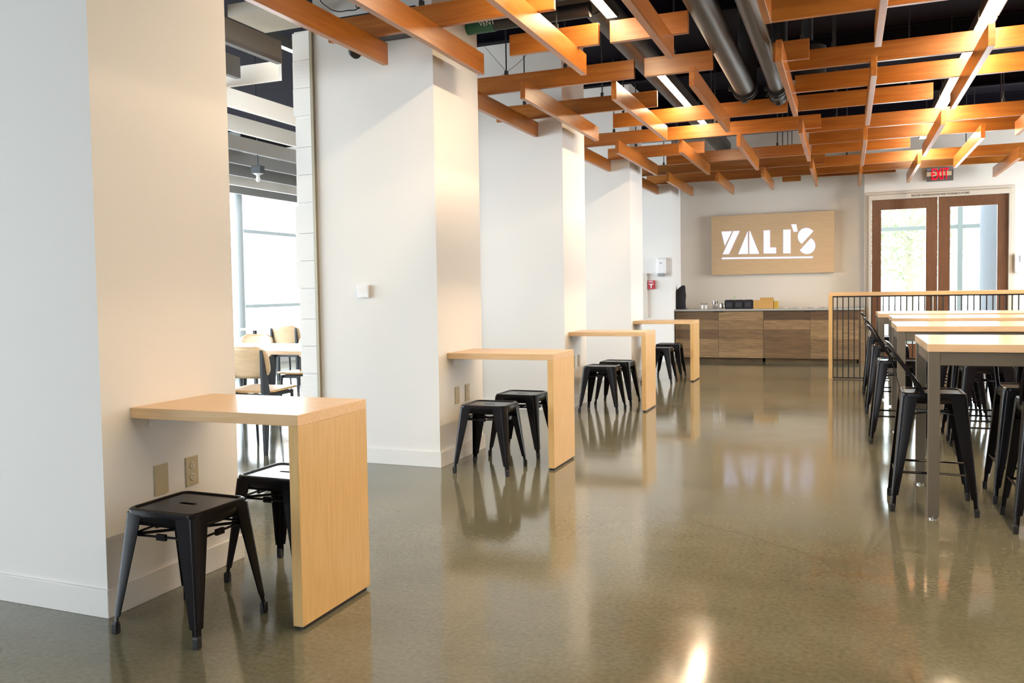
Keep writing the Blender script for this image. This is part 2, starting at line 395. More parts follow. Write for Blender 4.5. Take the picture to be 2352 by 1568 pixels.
for ci, (xr, segs) in enumerate(cols):
    for si, (a, b) in enumerate(segs):
        L = b-a
        o = B(-L/2, L/2, -BT/2, BT/2, 0, BH).build('ceiling_batten', SLAT, loc=(xr-BT/2, (a+b)/2, ZB), rz=PI/2, bevel=.002)
        tag(o, 'lengthwise orange ceiling batten, %s column from the left, %s nearest in that column' % (ordn[ci], ordn[si]) if len(segs) > 1 else
            ('lengthwise orange ceiling batten, alone in the %s column from the left' % ordn[ci]), 'ceiling slat', 'lengthwise ceiling slats')
rows = [  # cross slats: y of front face, list of (x0, x1, hanger xs)
    (4.99, [(-.56, .95, (.1, .7))]),
    (5.83, [(.37, .994, (.7,)), (1.07, 1.573, (1.3,)), (2.071, 4.2, (2.4, 3.9))]),
    (6.88, [(-.40, .999, (-.05, .45)), (1.078, 1.584, (1.3,)), (2.005, 2.25, (2.2,))]),
    (7.215, [(2.09, 4.3, (2.4, 3.9))]),
    (8.045, [(-.58, .95, (-.3, .45)), (2.097, 4.3, (2.4, 3.9))]),
    (8.895, [(.345, 1.99, (.45, 1.3)), (2.071, 3.19, (2.4, 3.0))]),
    (9.94, [(-.36, 2.252, (.1, 1.2))]),
    (10.19, [(2.098, 4.5, (2.4, 3.9))]),
    (11.08, [(-.25, .93, (.1,)), (2.097, 4.6, (2.5, 4.0))]),
    (11.91, [(.325, 2.015, (.45, 1.7)), (2.096, 3.188, (2.5,))]),
    (12.92, [(-.4, 2.237, (.1, 1.7))]),
    (13.26, [(2.10, 4.9, (2.5, 4.0))]),
    (14.08, [(-.38, 2.04, (.1, 1.7)), (2.08, 4.9, (2.5, 4.0))]),
    (14.45, [(2.06, 3.15, (2.5,))]),
    (14.82, [(1.58, 1.85, (1.72,))]),
]
pn = {1: [''], 2: ['left piece', 'right piece'], 3: ['left piece', 'middle piece', 'right piece']}
for ri, (y, segs) in enumerate(rows):
    for si, (a, b, hs) in enumerate(segs):
        L = b-a; z = ZB+.135
        o = B(-L/2, L/2, 0, BT, 0, BH).build('ceiling_batten', SLAT, loc=((a+b)/2, y, z), bevel=.002)
        nm = ordn[ri] if ri < 14 else 'last'
        tag(o, ('crosswise orange ceiling batten, %s row from the camera' % nm)+(', '+pn[len(segs)][si] if len(segs) > 1 else ''), 'ceiling slat', 'crosswise ceiling slats')
        for hx in hs:
            x = hx-(a+b)/2
            mb = MB(); mb.tube([(x, BT/2, BH+.002), (x, BT/2, CZ-z-.002)], .006, 8); mb.box(x-.012, x+.012, .004, BT-.004, BH-.002, BH+.035)
            mb.build('hanger_rod', PIPED, o)

# ------------------------------------------------------------------ services above the slats
def lamp_strip(x, y0, y1, z, wd, label, m=LAMP):
    t = empty('linear_light', (x, (y0+y1)/2, z), label, 'ceiling light', 'linear lights above the slats'); L = (y1-y0)/2
    mb = MB(); mb.box(-wd/2-.006, wd/2+.006, -L, L, .012, .07); mb.box(-wd/2-.006, -wd/2, -L, L, -.004, .012); mb.box(wd/2, wd/2+.006, -L, L, -.004, .012)
    mb.build('lamp_housing', PIPE, t)
    B(-wd/2, wd/2, -L+.01, L-.01, -.002, .0115).build('diffuser', m, t)
    for yy in (-L*.7, L*.7): MB().tube([(0, yy, .07), (0, yy, CZ-z-.002)], .004, 6).build('suspension_rod', PIPED, t)
LAMPSPOTS = [(3.42, .9, 4.4, 'added line light on the right, out of view above the camera'),  # unseen strip, added to warm the near wall faces
             (5.7, 5.2, 7.4, 'added unseen line light far right, middle of the outer row'), (5.7, 9.7, 11.9, 'added unseen line light far right, farthest of the outer row'),  # unseen outer row, added for more warm light from the right
             (1.0, 3.5, 6.2, 'nearest glowing line light above the left slats'),
             (.985, 8.0, 10.7, 'second glowing line light above the left slats, behind the grey pipe'),
             (3.42, 4.6, 7.4, 'nearest glowing line light on the right, at the top edge of the photo'),
             (3.42, 7.45, 10.3, 'middle glowing line light on the right'),
             (3.42, 10.35, 13.2, 'farthest glowing line light on the right, above the exit sign')]
for x, y0, y1, lb in LAMPSPOTS: lamp_strip(x, y0, y1, 3.06, .07 if x < 2 else .11, lb)

def coupling(mb, x, y, z, r, w=.07):
    mb.tube([(x, y-w/2, z), (x, y+w/2, z)], r*1.16, 20)
    mb.tube([(x, y-w/2-.02, z), (x, y-w/2, z)], r*1.28, 20); mb.tube([(x, y+w/2, z), (x, y+w/2+.02, z)], r*1.28, 20)
    mb.box(x-r*.25, x+r*.25, y-w/2, y+w/2, z-r*1.55, z-r)
    mb.box(x-r*1.6, x-r*1.05, y-w/3, y+w/3, z-r*.2, z+r*.2)
t = empty('drain_pipe', (0, 0, 0), 'thick grey ceiling pipe, left of the two side by side', 'pipe', 'paired ceiling pipes')
MB().tube([(1.655, 1.2, 2.965), (1.655, 8.42, 2.965)], .09, 28).build('pipe_run', PIPE, t, smooth=True)
mb = MB(); coupling(mb, 1.655, 8.46, 2.965, .09); mb.build('pipe_coupling', PIPED, t, smooth=True)
MB().tube([(1.655, 8.5, 2.965), (1.655, 8.60, 2.975), (1.655, 8.68, 3.03), (1.655, 8.71, 3.12), (1.655, 8.71, CZ)], .085, 20).build('pipe_elbow', PIPED, t, smooth=True)
t = empty('drain_pipe', (0, 0, 0), 'slimmer grey ceiling pipe, right of the two side by side', 'pipe', 'paired ceiling pipes')
MB().tube([(1.925, 1.2, 2.95), (1.925, 8.45, 2.95)], .066, 28).build('pipe_run', PIPE, t, smooth=True)
mb = MB(); coupling(mb, 1.925, 8.5, 2.94, .068); coupling(mb, 1.925, 8.68, 2.92, .068, .04); mb.build('pipe_coupling', PIPED, t, smooth=True)
MB().tube([(1.925, 8.5, 2.94), (1.925, 8.66, 2.90), (1.925, 8.76, 2.90), (1.925, 8.82, 2.96), (1.925, 8.83, 3.06), (1.925, 8.83, CZ)], .07, 20).build('pipe_elbow', PIPED, t, smooth=True)
t = empty('duct_pipe', (0, 0, 0), 'long dark round duct running beside the left line light', 'duct')
MB().tube([(.72, 6.72, 3.38), (.72, 14.6, 3.38)], .12, 24).build('pipe_run', PIPE, t, smooth=True)
MB().tube([(-.2, 6.55, 3.38), (.55, 6.55, 3.38), (.68, 6.60, 3.38), (.72, 6.72, 3.38)], .115, 24).build('pipe_elbow', PIPE, t, smooth=True)
tag(MB().tube([(.2, 6.05, 3.24), (1.5, 6.05, 3.24)], .06, 20).build('grey_pipe', PIPE, smooth=True), 'short pale grey pipe crossing above the slats near the green pipe', 'pipe')
t = empty('vent_pipe', (0, 0, 0), 'green wrapped vent pipe with white lettering high between the slats', 'pipe')
MB().tube([(-.55, 5.98, 3.07), (.21, 5.98, 3.07)], .055, 20).build('pipe_run', GREEN, t, smooth=True)
MB().tube([(.21, 5.98, 3.07), (.9, 5.98, 3.07)], .05, 20).build('pipe_end', PIPED, t, smooth=True)
text_mesh('pipe_lettering', 'VENT', .05, PLASTW, t, (.11, 5.929, 3.05), (PI/2+.6, 0, 0), width=.12, depth=.002)
# black duct box over the second fin and small ceiling objects
tag(B(-.62, -.02, 5.16, 5.36, 2.86, 3.0).build('duct_box', PIPED, bevel=.004), 'dark duct box against the top of the second white pillar', 'duct')
o = empty('spot_light', (-.54, 5.28, 2.80), 'small dark round spotlight under the first slats on the left', 'spotlight')
MB().tube([(0, 0, 0), (.05, -.06, -.03)], .038, 18).build('lamp_can', CHARC, o, smooth=True); MB().tube([(0, 0, 0), (0, 0.07, .02)], .012).build('mount', CHARC, o)
o = empty('ceiling_speaker', (2.18, 8.60, 3.0), 'round black downlight can hanging above the cross slats', 'downlight')
MB().lathe([(.14, .0), (.15, .0), (.15, .28), (.04, .34), (.04, CZ-3.0)], 0, 0, 28).build('lamp_can', CHARC, o, smooth=True)
MB().lathe([(.15, -.012), (.158, -.012), (.158, .006), (.15, .006)], 0, 0, 28).build('trim_ring', BLACK, o, smooth=True)
def smooth_path(P, k=8):
    P = [Vector(p) for p in P]; out = []
    for i in range(len(P)-1):
        a, b, c, d = P[max(i-1, 0)], P[i], P[i+1], P[min(i+2, len(P)-1)]
        for j in range(k):
            t = j/k; out.append(.5*((2*b)+(c-a)*t+(2*a-5*b+4*c-d)*t*t+(3*b-a-3*c+d)*t**3))
    return out+[P[-1]]
def cable(name, pts, label, r=.0035):
    pts = smooth_path(pts)
    tag(MB().tube(pts, r, 6).build(name, RUBBER, smooth=True), label, 'cable')
cable('cable', [(-.80, 5.2, 3.75), (-.72, 5.12, 3.2), (-.62, 5.1, 3.05), (-.5, 5.12, 3.02), (-.42, 5.2, 3.12), (-.4, 5.25, 3.75)], 'loose black cable looping above the first cross slat at top left')
cable('cable', [(-.5, 5.25, 3.75), (-.48, 5.2, 3.12), (-.40, 5.18, 3.06), (-.34, 5.2, 3.15), (-.3, 5.25, 3.75)], 'second loose cable dangling beside the first at top left')
cable('cable', [(-.9, 8.2, 3.74), (-.5, 8.0, 3.3), (-.1, 7.2, 2.96)], 'thin stay wire slanting down before the third pillar', .002)
cable('cable', [(.0, 8.2, 3.74), (-.35, 8.0, 3.3), (-.8, 7.7, 2.96)], 'thin stay wire slanting up the other way before the third pillar', .002)
for x in (-.35, 2.55):
    pass
# joists of the black deck
for k, y in enumerate((1.2, 3.4, 5.6, 7.8, 10.0, 12.2, 14.2)):
    mb = MB(); mb.box(-.9 if y > 5.37 else -6.5, 7.4, y, y+.1, CZ-.02, CZ-.001); mb.box(-.9 if y > 5.37 else -6.5, 7.4, y+.045, y+.055, CZ-.25, CZ-.02)
    mb.box(-.9 if y > 5.37 else -6.5, 7.4, y, y+.1, CZ-.27, CZ-.25)
    mb.build('ceiling_joist', CEIL, kind='structure')
tag(B(4.35, 4.9, 5.2, 9.6, 3.2, 3.5).build('air_duct', mat('dark_bronze_duct', (.10, .085, .07), .5), bevel=.02), 'wide brown-black duct in the upper right corner of the ceiling', 'duct')
tag(MB().tube([(3.95, 4.0, 3.22), (3.95, 6.9, 3.22), (4.0, 7.2, 3.22), (4.15, 7.3, 3.25)], .13, 24).build('flexible_duct', mat('pale_flex_duct', (.5, .44, .38), .4, .3), smooth=True), 'pale round flexible duct beside the right line light', 'duct')

# ------------------------------------------------------------------ other room ceiling
tag(B(-1.30, -.94, 4.93, 5.35, 3.04, 3.12).build('soffit_panel', BEIGE), 'flat beige soffit panel above the opening beside the plank wall end', 'panel')
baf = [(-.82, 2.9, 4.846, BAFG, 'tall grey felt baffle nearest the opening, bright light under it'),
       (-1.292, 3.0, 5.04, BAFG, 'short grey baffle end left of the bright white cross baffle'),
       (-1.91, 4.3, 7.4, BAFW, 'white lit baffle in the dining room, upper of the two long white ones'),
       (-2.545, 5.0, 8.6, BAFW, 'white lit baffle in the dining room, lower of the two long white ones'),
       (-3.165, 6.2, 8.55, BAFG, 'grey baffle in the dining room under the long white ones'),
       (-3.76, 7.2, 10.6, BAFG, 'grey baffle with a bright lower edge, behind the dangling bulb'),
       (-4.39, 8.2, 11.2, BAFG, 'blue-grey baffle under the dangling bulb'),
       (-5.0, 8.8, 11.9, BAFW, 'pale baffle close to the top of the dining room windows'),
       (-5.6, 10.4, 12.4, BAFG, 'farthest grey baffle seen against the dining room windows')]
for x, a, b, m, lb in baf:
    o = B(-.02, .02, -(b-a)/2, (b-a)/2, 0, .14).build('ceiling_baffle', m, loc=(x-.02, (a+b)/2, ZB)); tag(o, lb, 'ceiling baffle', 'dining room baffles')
for y, a, b, m, lb in [(5.66, -2.0, -1.41, BAFW, 'bright white cross baffle with a metal bracket on top'), (7.15, -2.3, -1.2, BAFW, 'white cross baffle end beside the plank wall end'),
                       (10.6, -5.6, -4.2, BAFW, 'pale cross baffle above the far dining windows'), (9.0, -4.3, -3.5, BAFW, 'white cross baffle beside the dangling bulb')]:
    o = B(-(b-a)/2, (b-a)/2, 0, .04, 0, .14).build('cross_baffle', m, loc=((a+b)/2, y, ZB+.135)); tag(o, lb, 'ceiling baffle', 'dining room cross baffles')
lamp_strip(-1.42, 3.2, 7.0, 3.05, .05, 'bright line light above the dining room baffles', LAMPC)
lamp_strip(-2.9, 4.2, 9.5, 3.05, .05, 'second line light farther inside the dining room', LAMPC)
t = empty('pendant_bulb', (-3.25, 7.9, 2.42), 'small white bulb on a black box hanging in the dining room', 'lamp')
B(-.06, .06, -.04, .04, .05, .13).build('lamp_box', CHARC, t, bevel=.004); MB().tube([(0, 0, .13), (0, 0, CZ-2.42)], .006).build('stem', CHARC, t)
MB().lathe([(.05, .05), (.015, .03), (.02, .01), (.026, -.012), (.018, -.032), (.004, -.04)], 0, 0, 16).build('bulb', PLASTW, t, smooth=True)

# ------------------------------------------------------------------ ledge tables
def ledge(y, where):
    t = empty('ledge_table', (0, y, 0), where, 'table', 'maple waterfall ledge tables')
    B(.001, .7535, 0, .48, .72, .76).build('tabletop', MAPLE, t, bevel=.0015)
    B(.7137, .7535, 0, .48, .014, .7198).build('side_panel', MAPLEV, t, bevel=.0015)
    B(.72, .748, .02, .46, .0, .013).build('foot', RUBBER, t)
    mb = MB(); mb.box(.001, .005, .1, .38, .672, .719); mb.box(.001, .10, .12, .15, .713, .7195); mb.box(.001, .10, .33, .36, .713, .7195); mb.build('bracket', PLASTW, t)
for y, lb in ((2.579, 'nearest light maple ledge table, left foreground, fixed to the first pillar'), (5.51, 'second light maple ledge table from the camera, fixed to the second pillar'),
              (8.412, 'third light maple ledge table from the camera, fixed to the third pillar'), (11.30, 'farthest small maple ledge table, in front of the wooden cabinets')):
    ledge(y, lb)

def outlet(y, z, duplex, lb):
    t = empty('wall_outlet' if duplex else 'blank_wall_plate', (0, y, z), lb, 'wall outlet' if duplex else 'wall plate')
    B(.0005, .006, -.037, .037, -.06, .06).build('plate', IVORY, t, bevel=.002)
    if duplex:
        for s in (-1, 1):
            f = MB().tube([(.004, 0, s*.024), (.009, 0, s*.024)], .0155, 16).build('socket', mat('ivory_socket', (.62, .56, .42), .4), t, smooth=True)
            mb = MB(); mb.box(.0085, .0094, -.007, -.005, s*.024-.001, s*.024+.008); mb.box(.0085, .0094, .005, .007, s*.024-.001, s*.024+.008); mb.box(.0085, .0094, -.002, .002, s*.024-.009, s*.024-.005)
            mb.build('slot', RUBBER, f)
for (y0, y1, xl), w_ in zip(FIN, ('first', 'second', 'third', 'fourth')):
    if w_ == 'fourth': continue
    outlet(y0+.295, .455, False, 'blank beige wall plate under the ledge table on the %s pillar' % w_)
    outlet(y0+.475, .455, True, 'beige duplex outlet under the ledge table on the %s pillar' % w_)
t = empty('thermostat', (-.55, 5.37, 1.19), 'small square white thermostat on the wide white wall of the second pillar', 'thermostat')
B(-.043, .043, -.028, -.0005, -.043, .043).build('body', PLASTW, t, bevel=.004); B(-.034, .034, -.029, -.027, -.012, .034).build('cover', TRIM, t)

# ------------------------------------------------------------------ metal stools and chairs
def rsq(h, r, z, n=5):
    pts = []
    for cx, cy, a0 in ((h-r, h-r, 0), (-h+r, h-r, PI/2), (-h+r, -h+r, PI), (h-r, -h+r, 1.5*PI)):
        for k in range(n): a = a0+PI/2*k/(n-1); pts.append((cx+r*math.cos(a), cy+r*math.sin(a), z))
    return pts
def seat_mesh(H, h=.152):
    mb = MB(); bm = mb.bm
    rings = [rsq(h-.020, .022, H-.006), rsq(h-.014, .026, H-.001), rsq(h-.008, .030, H), rsq(h-.001, .034, H-.004), rsq(h, .035, H-.012), rsq(h+.001, .035, H-.052)]
    R = [[bm.verts.new(p) for p in r] for r in rings]
    for a, b in zip(R, R[1:]):
        for i in range(len(a)): j = (i+1) % len(a); bm.faces.new((a[i], a[j], b[j], b[i]))
    slot = []
    for cx, a0 in ((.028, -PI/2), (-.028, PI/2)):
        for k in range(6): a = a0+PI*k/5; slot.append(bm.verts.new((cx+.012*math.cos(a), .012*math.sin(a), H-.006)))
    es = []
    for loop in (R[0], slot):
        for i in range(len(loop)):
            a, b = loop[i], loop[(i+1) % len(loop)]; e = bm.edges.get((a, b)) or bm.edges.new((a, b)); es.append(e)
    bmesh.ops.triangle_fill(bm, use_beauty=True, use_dissolve=False, edges=es)
    low = [bm.verts.new((v.co.x, v.co.y, H-.02)) for v in slot]
    for i in range(len(slot)): j = (i+1) % len(slot); bm.faces.new((slot[i], slot[j], low[j], low[i]))
    return mb
def leg_mesh(sx, sy, H, top=.153, foot=.194):
    """folded sheet leg: wide angle at the top narrowing to the foot"""
    mb = MB(); rings = []
    for f in (0, .08, .5, .86, .865, 1.0):
        c = top+(foot-top)*f; wdt = .078*(1-f)+.024*f; th = .004
        if f > .862: wdt = .0215; c -= .002
        z = (H-.018)*(1-f)+.004
        P = []
        r = min(.022*(1-f)+.010*f, wdt*.5)
        P.append((c, c-wdt))
        for k in range(5): a = PI/2*k/4; P.append((c-r+r*math.cos(a), c-r+r*math.sin(a)))
        P.append((c-wdt, c)); P.append((c-wdt, c-th))
        for k in range(5): a = PI/2*(4-k)/4; P.append((c-r+(r-th)*math.cos(a), c-r+(r-th)*math.sin(a)))
        P.append((c-th, c-wdt))
        rings.append([(sx*x, sy*y, z) for x, y in P])
    mb.loft(rings); return mb
def boot_mesh(sx, sy, foot=.194):
    c = foot-.0125; s = .0112
    return MB().loft([[(sx*(c+q*a), sy*(c+q*b), z) for a, b in ((-1, -1), (1, -1), (1, 1), (-1, 1))] for q, z in ((s*.85, 0), (s, .004), (s, .034), (s*.8, .042))])
def bars(H, z, top, foot, thick=.0045, cross=True):
    mb = MB(); c = top+(foot-top)*(1-z/H)-.012
    if cross:
        for s in (-1, 1):
            mb.tube([(-c, -s*c, z), (c, s*c, z+.003*s)], .0055, 6)
        mb.box(-.014, .014, -.014, .014, z-.009, z+.009)
    return mb
def make_stool():
    H = .44; t = empty('metal_stool', (0, 0, 0), '', 'stool')
    seat_mesh(H).build('seat', BLACK, t, smooth=True, solid=.0025)
    for sx in (-1, 1):
        for sy in (-1, 1):
            l = leg_mesh(sx, sy, H).build('leg', BLACK, t, smooth=True)
            boot_mesh(sx, sy).build('foot_cap', RUBBER, l, bevel=.002)
    bars(H, .345, .153, .194).build('cross_brace', BLACK, t, smooth=True)
    mb = MB(); c = .150+.036*(1-.345/.44)-.02
    for s in (-1, 1):
        mb.tube([(-c, s*c, .345), (c, s*c, .352)], .0045, 6); mb.box(-.02, .02, s*c-.006, s*c+.006, .337, .358)
        mb.tube([(s*c, -c, .345), (s*c, c, .352)], .0045, 6); mb.box(s*c-.006, s*c+.006, -.02, .02, .337, .358)
    mb.build('stretcher', BLACK, t, smooth=True)
    return t
stool = make_stool()
SG = 'black metal stools at the ledge tables'
stools = [(.328, 2.506, -.02, 'nearest black metal stool, in front of the first ledge table'),
          (.345, 3.10, -.02, 'black metal stool behind the first ledge table, half hidden by its panel'),
          (.342, 5.42, .02, 'black metal stool in front of the second ledge table'),
          (.345, 6.05, -.01, 'black metal stool tucked behind the second ledge table'),
          (.335, 8.40, .02, 'black metal stool in front of the third ledge table'),
          (.350, 8.96, -.02, 'black metal stool behind the third ledge table'),
          (.36, 11.12, .0, 'black metal stool in front of the farthest ledge table'),
          (.355, 11.85, .01, 'black metal stool behind the farthest ledge table')]
for i, (x, y, rz, lb) in enumerate(stools): place(stool, i > 0, (x, y, 0), rz, lb, SG, 'stool')

def make_chair():
    H = .612; T, F = .151, .203; t = empty('counter_chair', (0, 0, 0), '', 'chair')   # faces +y
    seat_mesh(H, .150).build('seat', BLACK, t, smooth=True, solid=.0025)
    for sx in (-1, 1):
        for sy in (-1, 1):
            l = leg_mesh(sx, sy, H, T, F).build('leg', BLACK, t, smooth=True)
            boot_mesh(sx, sy, F).build('foot_cap', RUBBER, l, bevel=.002)
    bars(H, .50, T, F).build('cross_brace', BLACK, t, smooth=True)
    c = T+(F-T)*(1-.19/H)-.012
    for s in (-1, 1):
        MB().tube([(-c, s*c, .19), (c, s*c, .19)], .0065, 8).build('foot_rail', BLACK, t, smooth=True)
        MB().tube([(s*c, -c, .205), (s*c, c, .205)], .0065, 8).build('foot_rail', BLACK, t, smooth=True)
    pts = []
    half = [(.148, -.045, H-.022), (.151, -.065, H+.03), (.152, -.11, H+.10), (.150, -.165, H+.185), (.142, -.208, H+.245), (.122, -.228, H+.268), (.07, -.240, H+.276), (0, -.243, H+.278)]
    half = [(x, y*.90 if z > H+.2 else y*.95, z-.026*min(1, max(0, (z-H)/.25))) for x, y, z in half]
    pts = half+[(-x, y, z) for x, y, z in reversed(half[:-1])]
    MB().tube(pts, .0105, 10).build('back_frame', BLACK, t, smooth=True)
    mb = MB(); prof = [(-.148, H-.02), (-.156, H+.03), (-.172, H+.10), (-.196, H+.18), (-.214, H+.247)]
    mb.loft([[(-.034, y-.0015, z), (.034, y-.0015, z), (.034, y+.0015, z), (-.034, y+.0015, z)] for y, z in prof])
    mb.build('back_splat', BLACK, t)
    return t
chair = make_chair()
def make_backless():
    t = copy_tree(chair); t.name = 'counter_stool'
    for ch in [o for o in COL.objects if o.parent == t and o.name.startswith(('back_frame', 'back_splat'))]: bpy.data.objects.remove(ch)
    return t
CG = 'black metal chairs at the tall tables'
E_ = -PI/2  # facing +x
nm = ['nearest', 'second', 'third', 'farthest']
chairs = [(2.905, 5.265, E_, 'black metal chair at the left end of the nearest tall table')]
for y, k in ((7.37, 1), (9.05, 2), (10.60, 3)):
    chairs.append((2.855 if k == 1 else 2.86, y, E_, 'black metal chair at the left end of the %s tall table' % nm[k]))
chairs.append((3.41, 4.99, 0, 'black metal chair on the camera side of the nearest tall table, at the right edge'))
chairs.append((3.41, 5.62, PI, 'black metal chair across the nearest tall table, its bar back above the top'))
for i, (x, y, rz, lb) in enumerate(chairs): place(chair, i > 0, (x, y, 0), rz, lb, CG, 'chair')
bst = make_backless(); n_ = 0
for k, (ya, yb) in enumerate(((7.06, 7.70), (8.70, 9.36), (10.02, 10.68))):
    for j, x in enumerate((3.38, 4.05)):
        for side, y in (('camera', ya), ('far', yb)):
            place(bst, n_ > 0, (x, y, 0), 0, 'backless black counter stool, %s tall table, %s side, %s one' % (nm[k+1], side, ('left', 'right')[j]), 'backless black counter stools', 'stool'); n_ += 1

# ------------------------------------------------------------------ tall tables
def tall_table(x0, x1, y0, y1, lb):
    t = empty('tall_table', (0, 0, 0), lb, 'table', 'tall tables with pale wood tops'); z = .877
    B(-(x1-x0)/2, (x1-x0)/2, -(y1-y0)/2, (y1-y0)/2, z-.04, z).build('tabletop', MAPLEP, t, loc=((x0+x1)/2, (y0+y1)/2, 0), bevel=.0025)
    L = .052; g = .004; zt = z-.041
    for X in (x0+g, x1-g-L):
        for Y in (y0+g, y1-g-L):
            l = B(X, X+L, Y, Y+L, .014, zt).build('leg', STEEL, t, bevel=.002)
            MB().lathe([(.012, 0), (.02, .001), (.02, .006), (.008, .008), (.008, .0145)], X+L/2, Y+L/2, 14).build('glide', CHROME, l, smooth=True)
    a = .012
    B(x0+g+L, x1-g-L, y0+g+a, y0+g+L-a, zt-.066, zt).build('apron', STEEL, t, bevel=.002); B(x0+g+L, x1-g-L, y1-g-L+a, y1-g-a, zt-.066, zt).build('apron', STEEL, t, bevel=.002)
    B(x0+g+a, x0+g+L-a, y0+g+L, y1-g-L, zt-.066, zt).build('apron', STEEL, t, bevel=.002); B(x1-g-L+a, x1-g-a, y0+g+L, y1-g-L, zt-.066, zt).build('apron', STEEL, t, bevel=.002)
tall_table(2.862, 4.95, 4.945, 5.84, 'nearest tall table with pale wood top and steel legs')
tall_table(2.822, 4.95, 7.00, 7.85, 'second tall table with pale wood top, behind the nearest one')
tall_table(2.868, 4.95, 8.60, 9.47, 'third tall table with pale wood top')
tall_table(2.792, 4.95, 9.92, 10.82, 'farthest tall table with pale wood top, nearest the railing')

# ------------------------------------------------------------------ railing
t = empty('guard_rail', (0, 0, 0), 'maple topped railing with thin black balusters before the doors', 'railing')
RY = 12.02
B(2.293, 6.4, RY, RY+.09, 1.034, 1.08).build('top_rail', MAPLE, t, loc=(0, 0, 0), bevel=.002)
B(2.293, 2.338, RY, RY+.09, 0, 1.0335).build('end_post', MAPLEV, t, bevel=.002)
mb = MB(); mb.box(2.3385, 6.4, RY+.035, RY+.055, .008, .022); mb.box(2.3385, 6.4, RY+.035, RY+.055, 1.018, 1.0335); mb.box(2.3385, 2.35, RY+.035, RY+.055, .022, 1.018); mb.build('rail_frame', RUBBER, t)
x = 2.393
while x < 5.2:
    MB().box(x-.006, x+.006, RY+.039, RY+.051, .022, 1.018).build('baluster', RUBBER, t); x += .0645

# ------------------------------------------------------------------ alcove: cabinets, counter, sign
CY = 14.45
for k, (xa, xb) in enumerate(((-.015, 1.325), (1.327, 2.667))):
    t = empty('base_cabinet', (xa, CY, 0), 'reclaimed wood base cabinet, %s' % ('left unit under the small bottles' if k == 0 else 'right unit half behind the railing'), 'cabinet', 'reclaimed wood cabinets')
    wd = xb-xa
    mb = MB(); mb.box(0, wd, .03, .62, .06, .795); mb.box(.02, wd-.02, .10, .6, .0, .06)
    mb.build('body', RECL, t)
    for j in range(2):
        d = B(0, wd/2-.003, 0, .024, 0, .725).build('door', RECL, t, loc=(.0015+j*wd/2, 0, .062), bevel=.0015)
        hx = wd/2-.003-.075 if j == 0 else 0
        B(hx, hx+.075, -.008, .004, .716, .732).build('edge_pull', RUBBER, d)
tag(B(-.028, 2.742, CY-.02, 15.09, .797, .824).build('countertop', CTOP, bevel=.002), 'thin grey countertop running over both wooden cabinets', 'countertop')
tag(B(2.669, 2.742, CY+.004, 15.0, .0, .795).build('end_panel', RECL), 'narrow reclaimed wood end panel at the right end of the cabinets', 'panel')
t = empty('wall_sign', (1.395, 15.1, 1.85), "large pale wood sign board with glowing white letters", 'sign')
B(-.915, .93, -.09, -.0005, -.482, .475).build('sign_board', SIGNB, t, bevel=.002)
def SP(x, y): return (.636+(x-285)*8.677e-4-1.395, 2.071-9.31e-4*(y-470)-4.67e-5*(x-285)-1.85)
def arc(cx, cy, r, a0, a1, n=16): return [(cx+r*math.cos(math.radians(a0+(a1-a0)*k/n)), cy-r*math.sin(math.radians(a0+(a1-a0)*k/n))) for k in range(n+1)]
polys = [[[(285, 470), (478, 462), (345, 722)], [(500, 460), (615, 455), (420, 860), (305, 865)]],
         [[(757, 455), (762, 850), (585, 857)], [(782, 455), (797, 455), (958, 843), (782, 849)]],
         [[(1033, 443), (1147, 438), (1147, 732), (1252, 730), (1252, 832), (1033, 838)]],
         [[(1373, 428), (1502, 424), (1500, 826), (1371, 829)]],
         [[(1508, 335), (1597, 332), (1623, 456), (1552, 465)]],
         [arc(1768, 540, 147, 38, 232), arc(1777, 690, 143, 75, -150)],
         [[(298, 920), (1882, 868), (1868, 900), (285, 950)]]]
names = ['letter_y', 'letter_a', 'letter_l', 'letter_i', 'apostrophe', 'letter_s', 'underline']
# S bowls are cut by a slanting gap
polys[5] = [arc(1768, 540, 147, 38, 238), arc(1775, 690, 143, 62, -146)]
for nme, ps in zip(names, polys):
    mb = MB()
    for pl in ps: mb.prism([SP(*p) for p in pl], -.0925, -.0895)
    mb.build(nme, SIGNL, t)
# counter things (behind the front edge)
def on_counter(name, x, y, lb, cat, group=None): return empty(name, (x, y, .8245), lb, cat, group)
t = on_counter('cloth_sack', 0.03, 14.66, 'lumpy black cloth sack standing at the left end of the counter', 'bag')
mb = MB(); rnd = random.Random(4); rings = []
for z, r, dx in ((0, .07, 0), (.02, .085, 0), (.12, .09, .0), (.22, .088, .005), (.30, .075, .01), (.35, .045, .035), (.385, .02, .05)):
    rings.append([(dx+(r+rnd.uniform(-.007, .007))*math.cos(a*2*PI/18), (r*.9+rnd.uniform(-.006, .006))*math.sin(a*2*PI/18), z) for a in range(18)])
mb.loft(rings).build('sack', FELT, t, smooth=True)
B(-.07, .12, -.08, .08, 0, .008).build('tray', CHARC, t)
for x, lb in ((.375, 'left one of two small salt and pepper shakers on the counter'), (.435, 'right one of two small salt and pepper shakers on the counter')):
    t = on_counter('shaker', x, 14.66, lb, 'shaker', 'shakers on the counter')
    MB().lathe([(.019, 0), (.02, .004), (.018, .05), (.016, .068)], 0, 0, 16).build('glass_body', PLASTW, t, smooth=True)
    MB().lathe([(.017, .068), (.018, .07), (.017, .088), (.010, .092)], 0, 0, 16).build('cap', STEEL, t, smooth=True)
o = on_counter('steel_tumbler', .575, 14.66, 'tall ribbed steel tumbler beside the shakers on the counter', 'tumbler')
MB().lathe([(.038, 0), (.040, .004), (.048, .125), (.046, .125), (.037, .006)], 0, 0, 24).build('cup', CHROME, o, smooth=True)
o = on_counter('steel_creamer', .670, 14.66, 'small shiny steel creamer left of the black bins', 'creamer')
